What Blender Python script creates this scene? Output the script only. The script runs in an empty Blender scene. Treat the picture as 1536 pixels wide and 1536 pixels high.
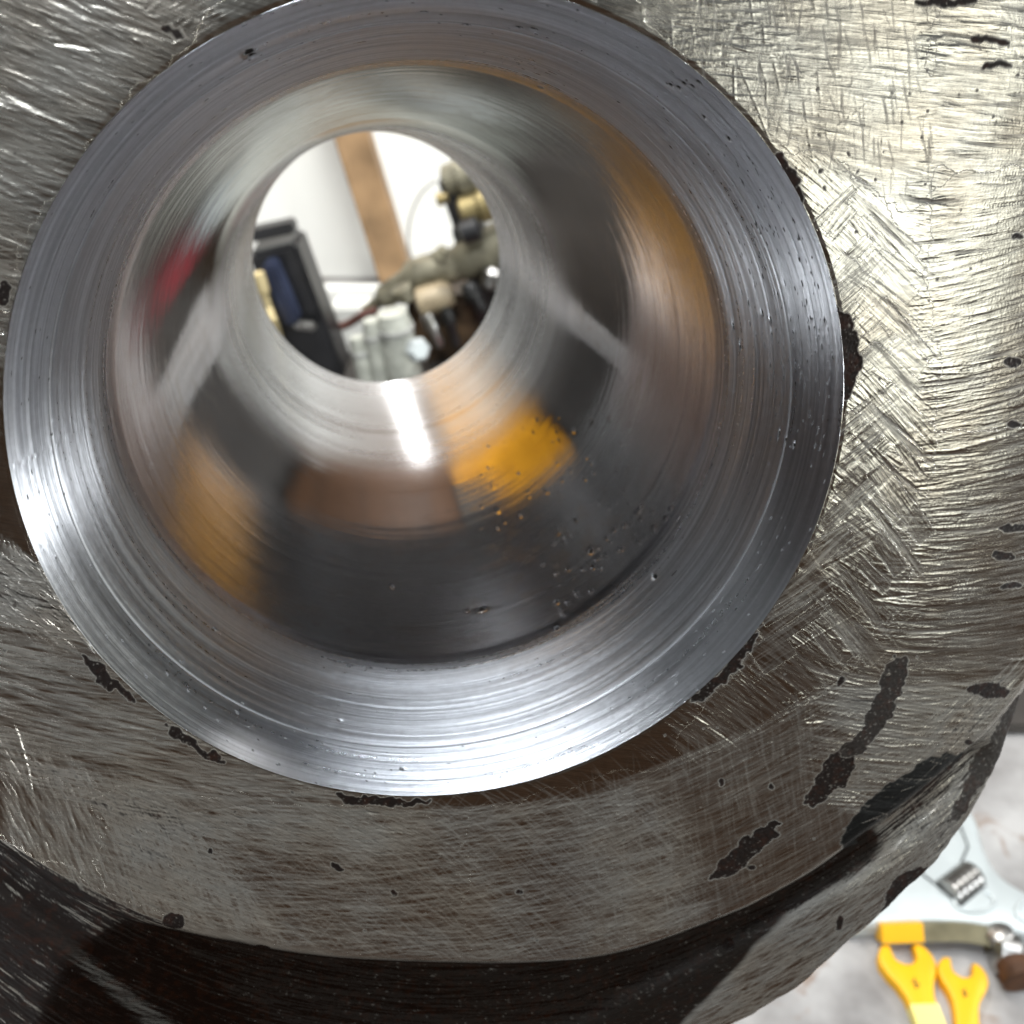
import bpy, bmesh, math, random
import numpy as np
from mathutils import Matrix, Vector

random.seed(7)
rng = np.random.default_rng(11)
scene = bpy.context.scene
COL = scene.collection
R = math.radians

# ------------------------------------------------------------------ camera
F = 1540.0                    # focal length in photo pixels (photo 1536 wide)
CAM_H = 0.476                 # camera height over the bench top
PITCH = R(35)
CAM2W = np.array([[1, 0, 0],
                  [0, -math.sin(PITCH), math.cos(PITCH)],
                  [0, -math.cos(PITCH), -math.sin(PITCH)]])    # (right, down, forward) -> world
cam_d = bpy.data.cameras.new("camera")
cam = bpy.data.objects.new("camera", cam_d)
COL.objects.link(cam)
cam.location = (0, 0, CAM_H)
cam.rotation_euler = (math.pi / 2 - PITCH, 0, 0)
cam_d.sensor_width = 36
cam_d.lens = 36 * F / 1536
cam_d.clip_start = 0.005
cam_d.clip_end = 60
cam_d.dof.use_dof = True
cam_d.dof.focus_distance = 0.156
cam_d.dof.aperture_fstop = 26
scene.camera = cam

# ------------------------------------------------------------------ world and light
world = bpy.data.worlds.new("World")
scene.world = world
world.use_nodes = True
wn, wl = world.node_tree.nodes, world.node_tree.links
wn.clear()
wo = wn.new("ShaderNodeOutputWorld")
wb = wn.new("ShaderNodeBackground")
wb.inputs["Strength"].default_value = 0.6
tc = wn.new("ShaderNodeTexCoord")
sx = wn.new("ShaderNodeSeparateXYZ")
wr = wn.new("ShaderNodeValToRGB")
mr = wn.new("ShaderNodeMapRange")
mr.inputs[1].default_value = -1; mr.inputs[2].default_value = 1
wl.new(tc.outputs["Generated"], sx.inputs[0])
wl.new(sx.outputs["Z"], mr.inputs[0])
wl.new(mr.outputs[0], wr.inputs[0])
cr = wr.color_ramp
cr.elements[0].position = 0.0; cr.elements[0].color = (0.15, 0.085, 0.055, 1)
cr.elements[1].position = 1.0; cr.elements[1].color = (0.30, 0.33, 0.36, 1)
e = cr.elements.new(0.5); e.color = (0.11, 0.072, 0.050, 1)
e = cr.elements.new(0.72); e.color = (0.20, 0.21, 0.215, 1)
wl.new(wr.outputs[0], wb.inputs["Color"])
wl.new(wb.outputs[0], wo.inputs["Surface"])

def area(name, loc, target, size, power, color, size_y=None):
    d = bpy.data.lights.new(name, "AREA")
    d.energy = power; d.color = color
    d.shape = "RECTANGLE"; d.size = size; d.size_y = size_y or size
    o = bpy.data.objects.new(name, d)
    COL.objects.link(o)
    o.location = loc
    o.rotation_euler = (Vector(target) - Vector(loc)).to_track_quat("-Z", "Y").to_euler()
    return o
PART = (0.0, 0.14, 0.40)
area("ceiling_lamp", (0.10, 0.15, 1.75), PART, 0.06, 17, (0.88, 0.94, 1.0), 0.9)
area("rear_glint_light", (-0.10, -0.70, 1.50), PART, 0.07, 14, (0.93, 0.97, 1.0), 0.16)  # unseen, added behind the camera for glints on the face
area("right_streak_light", (1.35, 0.05, 0.16), PART, 0.10, 6.5, (0.93, 0.97, 1.0), 0.16)  # unseen, added for the streak on the bore's left side
area("low_left_streak_light", (-0.52, -0.40, 0.03), PART, 0.10, 1.4, (0.93, 0.97, 1.0), 0.10)  # unseen, added for the streak at the bore's upper right
area("side_soft_light", (1.9, -1.7, 0.75), PART, 1.1, 15.5, (0.98, 1.0, 0.91), 1.1)  # unseen soft light that brightens the right of the face
area("wall_fill_light", (-0.15, 0.80, 1.05), (-0.16, 1.16, 0.20), 0.25, 14, (1.0, 0.98, 0.93), 0.5)  # unseen, added to burn out the white part of the wall
area("throat_streak_light", (-0.17, 1.12, 0.355), (-0.05, 0.3, 0.33), 0.014, 0.34, (1.0, 0.99, 0.96), 0.06)  # unseen, added for the bright streak in the throat
area("bench_lamp", (0.95, 0.55, 1.2), (0.3, 0.35, 0.0), 0.2, 8.5, (1.0, 0.99, 0.97), 0.2)

scene.view_settings.view_transform = "Standard"
scene.view_settings.look = "None"
scene.view_settings.exposure = 0.0
scene.view_settings.gamma = 1.0
scene.render.engine = "CYCLES"
scene.cycles.max_bounces = 10
scene.cycles.glossy_bounces = 8
scene.cycles.sample_clamp_indirect = 6.0

# ------------------------------------------------------------------ helpers
def to_world(c):                       # camera frame (metres) -> world
    return CAM2W @ np.asarray(c, float) + np.array([0, 0, CAM_H])
def ray(px, py):
    return CAM2W @ np.array([(px - 768) / F, (py - 768) / F, 1.0])
def on_z(px, py, z=0.0):               # point at height z seen at that pixel
    d = ray(px, py); t = (z - CAM_H) / d[2]
    return Vector((d[0] * t, d[1] * t, z))
def on_y(px, py, y):                   # point at distance y seen at that pixel
    d = ray(px, py); t = y / d[1]
    return Vector((d[0] * t, y, CAM_H + d[2] * t))

def put(o, parent=None, label=None, cat=None, group=None, kind=None):
    if o.name not in COL.objects: COL.objects.link(o)
    if parent is not None: o.parent = parent
    if label: o["label"] = label
    if cat: o["category"] = cat
    if group: o["group"] = group
    if kind: o["kind"] = kind
    return o
def empty(name, loc, rot=(0, 0, 0), **k):
    o = bpy.data.objects.new(name, None)
    o.empty_display_size = 0.02
    o.location = loc; o.rotation_euler = rot
    return put(o, **k)
def from_bm(name, bm, mat, parent=None, smooth=True, **k):
    me = bpy.data.meshes.new(name)
    bmesh.ops.recalc_face_normals(bm, faces=bm.faces)
    bm.to_mesh(me); bm.free()
    if mat: me.materials.append(mat)
    if smooth:
        me.polygons.foreach_set("use_smooth", [True] * len(me.polygons))
        try: me.set_sharp_from_angle(angle=R(38))
        except Exception: pass
    return put(bpy.data.objects.new(name, me), parent, **k)
def add_box(bm, c, s, rot=None, bevel=0.0):
    g = bmesh.ops.create_cube(bm, size=1.0)
    vs = g["verts"]
    bmesh.ops.scale(bm, vec=s, verts=vs)
    if bevel:
        es = list({e for v in vs for e in v.link_edges})
        r = bmesh.ops.bevel(bm, geom=es, offset=bevel, segments=2, affect="EDGES")
        vs = list({v for f in r["faces"] for v in f.verts} | {v for v in vs if v.is_valid})
        vs = list({v for v in vs} | {w for v in vs for e in v.link_edges for w in e.verts})
    if rot is not None: bmesh.ops.rotate(bm, cent=(0, 0, 0), matrix=rot, verts=vs)
    bmesh.ops.translate(bm, vec=c, verts=vs)
    return vs
def frame_for(d):
    return Vector(d).normalized().to_track_quat("Z", "Y").to_matrix()
def add_lathe(bm, p0, p1, prof, n=32, cap=True):
    """prof: (fraction along p0-p1, radius)"""
    p0 = Vector(p0); p1 = Vector(p1); ax = p1 - p0; M = frame_for(ax)
    rings = []
    for f, r in prof:
        rings.append([bm.verts.new(p0 + ax * f + M @ Vector((r * math.cos(a), r * math.sin(a), 0)))
                      for a in (2 * math.pi * i / n for i in range(n))])
    for a, b in zip(rings[:-1], rings[1:]):
        for i in range(n):
            bm.faces.new((a[i], a[(i + 1) % n], b[(i + 1) % n], b[i]))
    if cap:
        bm.faces.new(rings[0][::-1]); bm.faces.new(rings[-1])
def add_tube(bm, pts, rad, n=12):
    pts = [Vector(p) for p in pts]
    rads = rad if hasattr(rad, "__len__") else [rad] * len(pts)
    rings = []
    for i, p in enumerate(pts):
        d = (pts[min(i + 1, len(pts) - 1)] - pts[max(i - 1, 0)])
        M = frame_for(d)
        rings.append([bm.verts.new(p + M @ Vector((rads[i] * math.cos(a), rads[i] * math.sin(a), 0)))
                      for a in (2 * math.pi * k / n for k in range(n))])
    for a, b in zip(rings[:-1], rings[1:]):
        for i in range(n):
            bm.faces.new((a[i], a[(i + 1) % n], b[(i + 1) % n], b[i]))
    bm.faces.new(rings[0][::-1]); bm.faces.new(rings[-1])
def spline(pts, n=8, closed=False):
    P = [np.array(p, float) for p in pts]; out = []
    m = len(P)
    for i in range(m if closed else m - 1):
        if closed: a, b, c, d = P[(i - 1) % m], P[i], P[(i + 1) % m], P[(i + 2) % m]
        else: a, b, c, d = P[max(i - 1, 0)], P[i], P[i + 1], P[min(i + 2, m - 1)]
        for k in range(n):
            t = k / n
            out.append(.5 * ((2 * b) + (c - a) * t + (2 * a - 5 * b + 4 * c - d) * t * t + (3 * b - a - 3 * c + d) * t ** 3))
    if not closed: out.append(P[-1])
    return out
def add_extrude(bm, outline, z0, z1, bevel=0.0, seg=3, holes=()):
    """flat outline (x,y) extruded z0..z1, top edge rounded"""
    vs = [bm.verts.new((p[0], p[1], z0)) for p in outline]
    f = bm.faces.new(vs)
    if f.normal.z < 0: f.normal_flip()
    r = bmesh.ops.extrude_face_region(bm, geom=[f])
    top = [v for v in r["geom"] if isinstance(v, bmesh.types.BMVert)]
    bmesh.ops.translate(bm, vec=(0, 0, z1 - z0), verts=top)
    if bevel:
        ts = set(top)
        es = [e for v in top for e in v.link_edges if e.verts[0] in ts and e.verts[1] in ts]
        bmesh.ops.bevel(bm, geom=list(set(es)), offset=bevel, segments=seg, affect="EDGES", profile=.5)

# ---- node materials
def mat(name, color=(.5, .5, .5), rough=.5, metal=0.0, var=0.15, scale=30, bump=0.0, bscale=200, spec=.5, color2=None):
    m = bpy.data.materials.new(name); m.use_nodes = True
    nt = m.node_tree; n, l = nt.nodes, nt.links
    b = n["Principled BSDF"]
    b.inputs["Metallic"].default_value = metal
    b.inputs["Specular IOR Level"].default_value = spec
    t = n.new("ShaderNodeTexCoord")
    no = n.new("ShaderNodeTexNoise"); no.inputs["Scale"].default_value = scale; no.inputs["Detail"].default_value = 6
    l.new(t.outputs["Object"], no.inputs["Vector"])
    rp = n.new("ShaderNodeValToRGB")
    c2 = color2 or tuple(max(0, c * (1 - 2.2 * var)) for c in color)
    rp.color_ramp.elements[0].position = .32; rp.color_ramp.elements[0].color = (*c2, 1)
    rp.color_ramp.elements[1].position = .66; rp.color_ramp.elements[1].color = (*color, 1)
    l.new(no.outputs["Fac"], rp.inputs[0]); l.new(rp.outputs[0], b.inputs["Base Color"])
    mp = n.new("ShaderNodeMapRange"); mp.inputs[3].default_value = max(.03, rough - .12); mp.inputs[4].default_value = min(1, rough + .12)
    l.new(no.outputs["Fac"], mp.inputs[0]); l.new(mp.outputs[0], b.inputs["Roughness"])
    if bump:
        n2 = n.new("ShaderNodeTexNoise"); n2.inputs["Scale"].default_value = bscale; n2.inputs["Detail"].default_value = 5
        l.new(t.outputs["Object"], n2.inputs["Vector"])
        bp = n.new("ShaderNodeBump"); bp.inputs["Strength"].default_value = bump; bp.inputs["Distance"].default_value = .001
        l.new(n2.outputs["Fac"], bp.inputs["Height"]); l.new(bp.outputs[0], b.inputs["Normal"])
    return m

def hash_grid(seed, ny, nx):
    return np.random.default_rng(seed).random((ny, nx))
def vnoise(x, y, seed, ny=256, nx=256):
    """smooth 2-D value noise, wraps at nx / ny"""
    g = hash_grid(seed, ny, nx)
    xi = np.floor(x); yi = np.floor(y)
    fx = x - xi; fy = y - yi
    fx = fx * fx * (3 - 2 * fx); fy = fy * fy * (3 - 2 * fy)
    x0 = xi.astype(int) % nx; x1 = (x0 + 1) % nx
    y0 = yi.astype(int) % ny; y1 = (y0 + 1) % ny
    return (g[y0, x0] * (1 - fx) + g[y0, x1] * fx) * (1 - fy) + (g[y1, x0] * (1 - fx) + g[y1, x1] * fx) * fy - .5
def fbm(x, y, seed, o=4):
    s = 0; a = 1.0
    for k in range(o):
        s = s + a * vnoise(x * 2 ** k, y * 2 ** k, seed + k * 17); a *= .5
    return s
def sstep(a, b, x):
    t = np.clip((x - a) / (b - a), 0, 1)
    return t * t * (3 - 2 * t)

# ------------------------------------------------------------------ frame of the machined part
AX = np.array([-.186, -.383, 1.0]); AX /= np.linalg.norm(AX)
P0 = np.array([-8.738, -9.683, 150.0])          # rim centre, camera frame, mm
zL = -AX
xL = np.array([1, 0, 0.]) - zL * zL[0]; xL /= np.linalg.norm(xL)
yL = np.cross(zL, xL)
ML = np.stack([xL, yL, zL])
CAML = ML @ (-P0)
def loc(px, py, h=0.0):
    """photo pixel -> point (mm) on the plane of the front face"""
    px = np.asarray(px, float); py = np.asarray(py, float)
    d = np.stack([(px - 768) / F, (py - 768) / F, np.ones_like(px)], -1) @ ML.T
    t = (h - CAML[2]) / d[..., 2]
    p = CAML + t[..., None] * d
    return p[..., 0], p[..., 1]
def part_matrix():
    B = CAM2W @ np.stack([xL, yL, zL], 1)
    o = to_world(P0 / 1000)
    m = Matrix([[*B[i], o[i]] for i in range(3)] + [[0, 0, 0, 1]])
    return m
hub = bpy.data.objects.new("steel_hub", None)
hub.matrix_world = part_matrix()
put(hub, label="heavy ground steel casting with a big tapered bore, seen close up filling the frame", cat="steel casting")

def mesh_np(name, co, quads, mat_, parent, attrs=None, smooth=True, kind=None, label=None):
    me = bpy.data.meshes.new(name)
    me.vertices.add(len(co)); me.vertices.foreach_set("co", (np.asarray(co, np.float32) / 1000).ravel())
    nq = len(quads)
    me.loops.add(nq * 4); me.loops.foreach_set("vertex_index", np.asarray(quads, np.int32).ravel())
    me.polygons.add(nq)
    me.polygons.foreach_set("loop_start", np.arange(0, nq * 4, 4, dtype=np.int32))
    me.update(calc_edges=True)
    me.polygons.foreach_set("use_smooth", np.ones(nq, bool))
    for k, v in (attrs or {}).items():
        if v.ndim == 2:
            a = me.attributes.new(k, "FLOAT_COLOR", "POINT")
            vv = np.ones((len(v), 4), np.float32); vv[:, :3] = v
            a.data.foreach_set("color", vv.ravel())
        else:
            a = me.attributes.new(k, "FLOAT", "POINT"); a.data.foreach_set("value", v.astype(np.float32))
    me.materials.append(mat_)
    return put(bpy.data.objects.new(name, me), parent, label=label, kind=kind)
def grid_quads(nr, nc, wrap=True):
    i = np.arange(nr - 1)[:, None] * nc; j = np.arange(nc if wrap else nc - 1)[None]
    j2 = (j + 1) % nc
    return np.stack([i + j, i + nc + j, i + nc + j2, i + j2], -1).reshape(-1, 4)

# ---- the two steel materials
def steel(name, turned):
    m = bpy.data.materials.new(name); m.use_nodes = True
    n, l = m.node_tree.nodes, m.node_tree.links
    b = n["Principled BSDF"]
    b.inputs["Specular IOR Level"].default_value = .22
    def at(k):
        a = n.new("ShaderNodeAttribute"); a.attribute_name = k; return a
    tint, rg, mt = at("tint"), at("rgh"), at("met")
    tcn = n.new("ShaderNodeTexCoord")
    l.new(mt.outputs["Fac"], b.inputs["Metallic"])
    nz = n.new("ShaderNodeTexNoise"); nz.inputs["Scale"].default_value = 900; nz.inputs["Detail"].default_value = 5
    l.new(tcn.outputs["Object"], nz.inputs["Vector"])
    mp = n.new("ShaderNodeMapRange"); mp.inputs[3].default_value = .86; mp.inputs[4].default_value = 1.14
    l.new(nz.outputs["Fac"], mp.inputs[0])
    mx = n.new("ShaderNodeVectorMath"); mx.operation = "SCALE"
    l.new(tint.outputs["Color"], mx.inputs[0]); l.new(mp.outputs[0], mx.inputs["Scale"])
    l.new(mx.outputs[0], b.inputs["Base Color"])
    mu = n.new("ShaderNodeMath"); mu.operation = "MULTIPLY"
    l.new(rg.outputs["Fac"], mu.inputs[0]); l.new(mp.outputs[0], mu.inputs[1])
    l.new(mu.outputs[0], b.inputs["Roughness"])
    if turned:
        tg = n.new("ShaderNodeTangent"); tg.direction_type = "RADIAL"; tg.axis = "Z"
        l.new(tg.outputs[0], b.inputs["Tangent"]); an = at("ani"); l.new(an.outputs["Fac"], b.inputs["Anisotropic"])
        b.inputs["Anisotropic"].default_value = ANISO[0]; b.inputs["Anisotropic Rotation"].default_value = ANISO[1]
        # fine turning lines: noise stretched round the bore (cylindrical coordinates)
        s = n.new("ShaderNodeSeparateXYZ"); l.new(tcn.outputs["Object"], s.inputs[0])
        at2 = n.new("ShaderNodeMath"); at2.operation = "ARCTAN2"
        l.new(s.outputs["Y"], at2.inputs[0]); l.new(s.outputs["X"], at2.inputs[1])
        sa = n.new("ShaderNodeAttribute"); sa.attribute_name = "arc"
        cb = n.new("ShaderNodeCombineXYZ")
        def lin(src, k):
            q = n.new("ShaderNodeMath"); q.operation = "MULTIPLY"; q.inputs[1].default_value = k
            l.new(src, q.inputs[0]); return q.outputs[0]
        l.new(lin(at2.outputs[0], 1.6), cb.inputs[0]); l.new(lin(sa.outputs["Fac"], 2.6), cb.inputs[1])
        n2 = n.new("ShaderNodeTexNoise"); n2.inputs["Scale"].default_value = 1.6; n2.inputs["Detail"].default_value = 4; n2.inputs["Roughness"].default_value = .7
        l.new(cb.outputs[0], n2.inputs["Vector"])
        bp = n.new("ShaderNodeBump"); bp.inputs["Distance"].default_value = .00006
        st = at("line"); l.new(st.outputs["Fac"], bp.inputs["Strength"])
        l.new(n2.outputs["Fac"], bp.inputs["Height"])
        bp2 = n.new("ShaderNodeBump"); bp2.inputs["Distance"].default_value = .00003; bp2.inputs["Strength"].default_value = .25
        l.new(nz.outputs["Fac"], bp2.inputs["Height"]); l.new(bp.outputs[0], bp2.inputs["Normal"])
        l.new(bp2.outputs[0], b.inputs["Normal"])
    else:
        # fine ground lines, two crossing directions, finer than the cut strokes in the mesh
        fc = at("fine")
        hs = []
        for su, sv, se in ((150, 3600, 0), (260, 5200, 4)):
            mpp = n.new("ShaderNodeMapping"); mpp.inputs["Scale"].default_value = (su, sv, 1); mpp.inputs["Location"].default_value = (se, se, se)
            l.new(fc.outputs["Vector"], mpp.inputs[0])
            q = n.new("ShaderNodeTexNoise"); q.inputs["Scale"].default_value = 1; q.inputs["Detail"].default_value = 3; q.inputs["Roughness"].default_value = .65
            l.new(mpp.outputs[0], q.inputs["Vector"]); hs.append(q.outputs["Fac"])
        ad = n.new("ShaderNodeMath"); ad.operation = "ADD"; l.new(hs[0], ad.inputs[0]); l.new(hs[1], ad.inputs[1])
        bp = n.new("ShaderNodeBump"); bp.inputs["Distance"].default_value = .000022; bp.inputs["Strength"].default_value = 1.0
        l.new(ad.outputs[0], bp.inputs["Height"]); l.new(bp.outputs[0], b.inputs["Normal"])
        # residue in the finest lines
        mq = n.new("ShaderNodeMapRange"); mq.inputs[1].default_value = .75; mq.inputs[2].default_value = 1.2; mq.inputs[3].default_value = .72; mq.inputs[4].default_value = 1.12
        l.new(ad.outputs[0], mq.inputs[0])
        my = n.new("ShaderNodeVectorMath"); my.operation = "SCALE"
        l.new(mx.outputs[0], my.inputs[0]); l.new(mq.outputs[0], my.inputs["Scale"]); l.new(my.outputs[0], b.inputs["Base Color"])
    return m
ANISO = (0.95, 0.25)
M_TURN = steel("turned_steel", True)
M_FACE = steel("ground_steel", False)

# ------------------------------------------------------------------ the front face: height field (mm) on the face plane
RES = 0.12
X0, X1, Y0, Y1 = -118, 118, -142, 112
NX, NY = int((X1 - X0) / RES), int((Y1 - Y0) / RES)
gx = X0 + (np.arange(NX) + .5) * RES
gy = Y0 + (np.arange(NY) + .5) * RES
GX, GY = np.meshgrid(gx, gy)
GX = GX.astype(np.float32); GY = GY.astype(np.float32)
def blur(a, k):
    if k < 1: return a
    for ax in (0, 1):
        c = np.cumsum(np.pad(a, [(k + 1, k) if i == ax else (0, 0) for i in (0, 1)], mode="edge"), axis=ax, dtype=np.float64)
        a = ((np.take(c, range(2 * k + 1, c.shape[ax]), ax) - np.take(c, range(0, c.shape[ax] - 2 * k - 1), ax)) / (2 * k + 1)).astype(np.float32)
    return a
def inpoly(x, y, poly):
    c = np.zeros(np.shape(x), bool); n = len(poly)
    for i in range(n):
        xa, ya = poly[i]; xb, yb = poly[i - 1]
        if ya == yb: continue
        c ^= ((ya > y) != (yb > y)) & (x < (xb - xa) * (y - ya) / (yb - ya) + xa)
    return c
def poly_local(pts):
    x, y = loc(*np.array(pts, float).T); return list(zip(x, y))
def mask(pts, soft=0, jag=0.0, smooth=True):
    """soft-edged region on the plate from an outline given as picture points"""
    if smooth: pts = spline(pts, 6, closed=True)
    P = np.array(poly_local(pts)); m = np.zeros((NY, NX), np.float32)
    pad = 3 + soft * RES * 2
    i0, i1 = [int(np.clip((v - X0) / RES, 0, NX)) for v in (P[:, 0].min() - pad, P[:, 0].max() + pad)]
    j0, j1 = [int(np.clip((v - Y0) / RES, 0, NY)) for v in (P[:, 1].min() - pad, P[:, 1].max() + pad)]
    if i1 <= i0 or j1 <= j0: return m
    x, y = GX[j0:j1, i0:i1], GY[j0:j1, i0:i1]
    if jag:
        dx = jag * fbm(x * .7, y * .7, 5); dy = jag * fbm(x * .7, y * .7, 55)
        x = x + dx; y = y + dy
    s = inpoly(x, y, [tuple(p) for p in P]).astype(np.float32)
    if soft: s = blur(blur(s, soft), soft)
    m[j0:j1, i0:i1] = s
    return m

H = np.zeros((NY, NX), np.float32)        # fine relief
AMAP = np.full((NY, NX), -14, np.float32)  # direction of the finest grinding lines, degrees
BASE = np.zeros((NY, NX), np.float32)     # coarse shape
DIRT_SHADE = np.zeros((NY, NX), np.float32)     # black residue / rust and painted channel shade 0..1
RGH = np.full((NY, NX), .40, np.float32)

# coarse shape: boss face, shallow dark channel below it, outer ground land
chan = mask([(-250, 1100), (-120, 1230), (0, 1292), (130, 1372), (350, 1425), (550, 1450), (870, 1449), (1070, 1392), (1200, 1330), (1300, 1262),
             (1400, 1195), (1475, 1138), (1500, 1160), (1420, 1235), (1330, 1303), (1220, 1362), (1100, 1432), (960, 1500), (850, 1560), (700, 1620), (400, 1640), (250, 1560), (130, 1475), (0, 1372), (-150, 1300), (-260, 1200)], soft=3, smooth=True)
outer = mask([(-400, 1150), (-120, 1232), (0, 1300), (130, 1372), (350, 1425), (550, 1450), (870, 1450), (1070, 1392), (1200, 1330), (1300, 1262),
              (1475, 1138), (1900, 800), (2100, 1500), (1500, 2400), (600, 2600), (-900, 2300)], soft=6, smooth=True)
BASE -= 2.2 * blur(blur(chan, 12), 14)
BASE -= 1.2 * blur(outer, 10)
DIRT_SHADE = np.maximum(DIRT_SHADE, .0 * chan)
# crown of the boss: falls away to the right of the ridge and to the upper left
ridge = mask([(1405, -400), (1398, 0), (1392, 300), (1402, 600), (1398, 760), (1352, 920), (1262, 1010), (1330, 1200), (1700, 1300), (2300, 900), (2300, -400)], soft=14, smooth=False)
RX = GX * ridge
BASE += -0.0035 * np.clip(GX - 66, 0, 60) ** 2 * (GX > 66) * .8
BASE += .10 * fbm(GX * .05, GY * .05, 91) + .05 * fbm(GX * .15, GY * .15, 93)
BASE += -0.0016 * np.clip(-GX - 40, 0, 80) ** 2

def stamp(ax, ay, bx, by, amp, wid, bend, dirt=0.0, na=None, field=None):
    """cut tapered strokes (local mm). amp mm (+ = burr, - = groove), wid mm"""
    ax, ay, bx, by, amp, wid, bend = [np.asarray(v, np.float32) for v in np.broadcast_arrays(ax, ay, bx, by, amp, wid, bend)]
    L = np.hypot(bx - ax, by - ay)
    na = na or int(min(400, np.percentile(L, 90) / RES * 1.3 + 6))
    nc = int(max(3, np.ceil(np.percentile(wid, 90) / RES) * 2 + 1))
    t = np.linspace(0, 1, na, dtype=np.float32)[None, :, None]
    u = np.linspace(-1, 1, nc, dtype=np.float32)[None, None, :]
    dx = ((bx - ax) / np.maximum(L, 1e-6))[:, None, None]; dy = ((by - ay) / np.maximum(L, 1e-6))[:, None, None]
    off = (bend * L)[:, None, None] * 4 * t * (1 - t) + u * wid[:, None, None]
    X = ax[:, None, None] + (bx - ax)[:, None, None] * t - dy * off
    Y = ay[:, None, None] + (by - ay)[:, None, None] * t + dx * off
    prof = (1 - u ** 2) * np.clip(np.minimum(t * 5, (1 - t) * 3.0), 0, 1)
    step = L[:, None, None] / na / RES * (2 * wid[:, None, None] / nc / RES)
    i = ((X - X0) / RES).astype(np.int64); j = ((Y - Y0) / RES).astype(np.int64)
    ok = (i >= 0) & (i < NX) & (j >= 0) & (j < NY)
    w = (amp[:, None, None] * prof * np.clip(step, 0, 1.5))
    w = np.broadcast_to(w, X.shape)
    idx = (j * NX + i)[ok]
    acc = np.bincount(idx, weights=w[ok], minlength=NX * NY).reshape(NY, NX).astype(np.float32)
    H[...] += acc
    if dirt:
        wd = np.broadcast_to(prof * np.clip(step, 0, 1.5) * dirt * (amp < 0)[:, None, None], X.shape)
        DIRT_SHADE[...] += np.bincount(idx, weights=wd[ok], minlength=NX * NY).reshape(NY, NX).astype(np.float32)

def strokes(poly, n, ang, dang, length, amp, wid=.16, bend=0.0, dirt=0.0, neg=.6, seed=None):
    """n ground strokes inside a picture-space region. ang: degrees (or f(x,y)), clockwise in the picture from +x"""
    P = np.array(poly, float)
    x = rng.uniform(P[:, 0].min(), P[:, 0].max(), n * 4); y = rng.uniform(P[:, 1].min(), P[:, 1].max(), n * 4)
    k = inpoly(x, y, [tuple(p) for p in P]); x = x[k][:n]; y = y[k][:n]
    a = ang(x, y) if callable(ang) else np.full(len(x), float(ang))
    a = np.radians(a + rng.normal(0, dang, len(x)))
    Lh = rng.uniform(length[0], length[1], len(x)) / 2
    ax_, ay_ = loc(x - np.cos(a) * Lh, y - np.sin(a) * Lh)
    bx_, by_ = loc(x + np.cos(a) * Lh, y + np.sin(a) * Lh)
    s = np.where(rng.random(len(x)) < neg, -1, 1)
    am = s * amp * rng.lognormal(-.2, .6, len(x))
    for c in range(0, len(x), 2500):
        q = slice(c, c + 2500)
        stamp(ax_[q], ay_[q], bx_[q], by_[q], am[q], rng.uniform(.6, 1.4, len(x[q])) * wid,
              bend + rng.normal(0, .012, len(x[q])), dirt)

def ang_out(x, y):      # tangential direction about the bore, in the picture
    return np.degrees(np.arctan2(y - 590, x - 632)) + 90
WHOLE = [(-60, -60), (1600, -60), (1600, 1600), (-60, 1600)]
strokes(WHOLE, 9000, 20, 50, (20, 90), .006, .13)
LN = .42 * fbm(GX * .25, GY * .25, 501, 4)
def lay(poly, ang): AMAP[mask(poly, soft=22, smooth=False) > .5 + LN] = -ang
lay([(-60, -60), (430, -60), (270, 60), (60, 330), (-60, 700)], 24)
lay([(-60, 800), (160, 960), (520, 1195), (500, 1260), (-60, 1150)], 12)
lay([(150, 1180), (600, 1215), (750, 1250), (700, 1450), (330, 1418), (150, 1370)], 36)
lay([(700, 1215), (980, 1150), (1110, 1100), (1250, 1025), (1330, 1100), (1470, 1130), (1300, 1262), (1070, 1388), (700, 1440)], -24)
lay([(880, -60), (1400, -60), (1400, 330), (1250, 260), (1100, 160), (1000, 60)], 4)
lay([(1395, -60), (1600, -60), (1600, 260), (1395, 260)], 4)
lay([(1395, 260), (1600, 260), (1600, 650), (1395, 650)], -9)
lay([(1395, 650), (1600, 650), (1600, 1120), (1480, 1130), (1290, 1100), (1255, 1020), (1345, 920)], 1)
lay([(1120, 200), (1300, 260), (1398, 450), (1405, 620), (1390, 760), (1345, 930), (1250, 1020), (1100, 1120), (980, 1150), (1120, 990), (1230, 800), (1275, 600), (1240, 400)], 38)
lay([(850, 1450), (1100, 1400), (1300, 1262), (1475, 1138), (1600, 1100), (1600, 1600), (700, 1600)], -26)
lay([(-60, 1240), (350, 1425), (700, 1450), (700, 1600), (-60, 1600)], 22)
# right land: long near-horizontal strokes
REG_A = [(1395, -60), (1600, -60), (1600, 1120), (1480, 1130), (1290, 1100), (1255, 1020), (1345, 920), (1392, 760), (1395, 400)]
def angA(x, y): return np.interp(y, [0, 180, 420, 620, 800, 1100], [4, 6, -12, -8, -3, 5]) + (x - 1450) * -.05
strokes(REG_A, 7500, angA, 3, (60, 190), .014, .11, -.02, .07)
strokes(REG_A, 500, angA, 4, (50, 130), .05, .17, -.02, .25)
# top right: horizontal soft ripples
REG_T = [(880, -60), (1400, -60), (1400, 330), (1250, 260), (1100, 160), (1000, 60)]
strokes(REG_T, 3200, lambda x, y: 4 + (y - 60) * .05, 5, (70, 210), .009, .13, .01, .06)
strokes(REG_T, 260, 85, 10, (30, 80), .014, .16, 0, .3)
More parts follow.
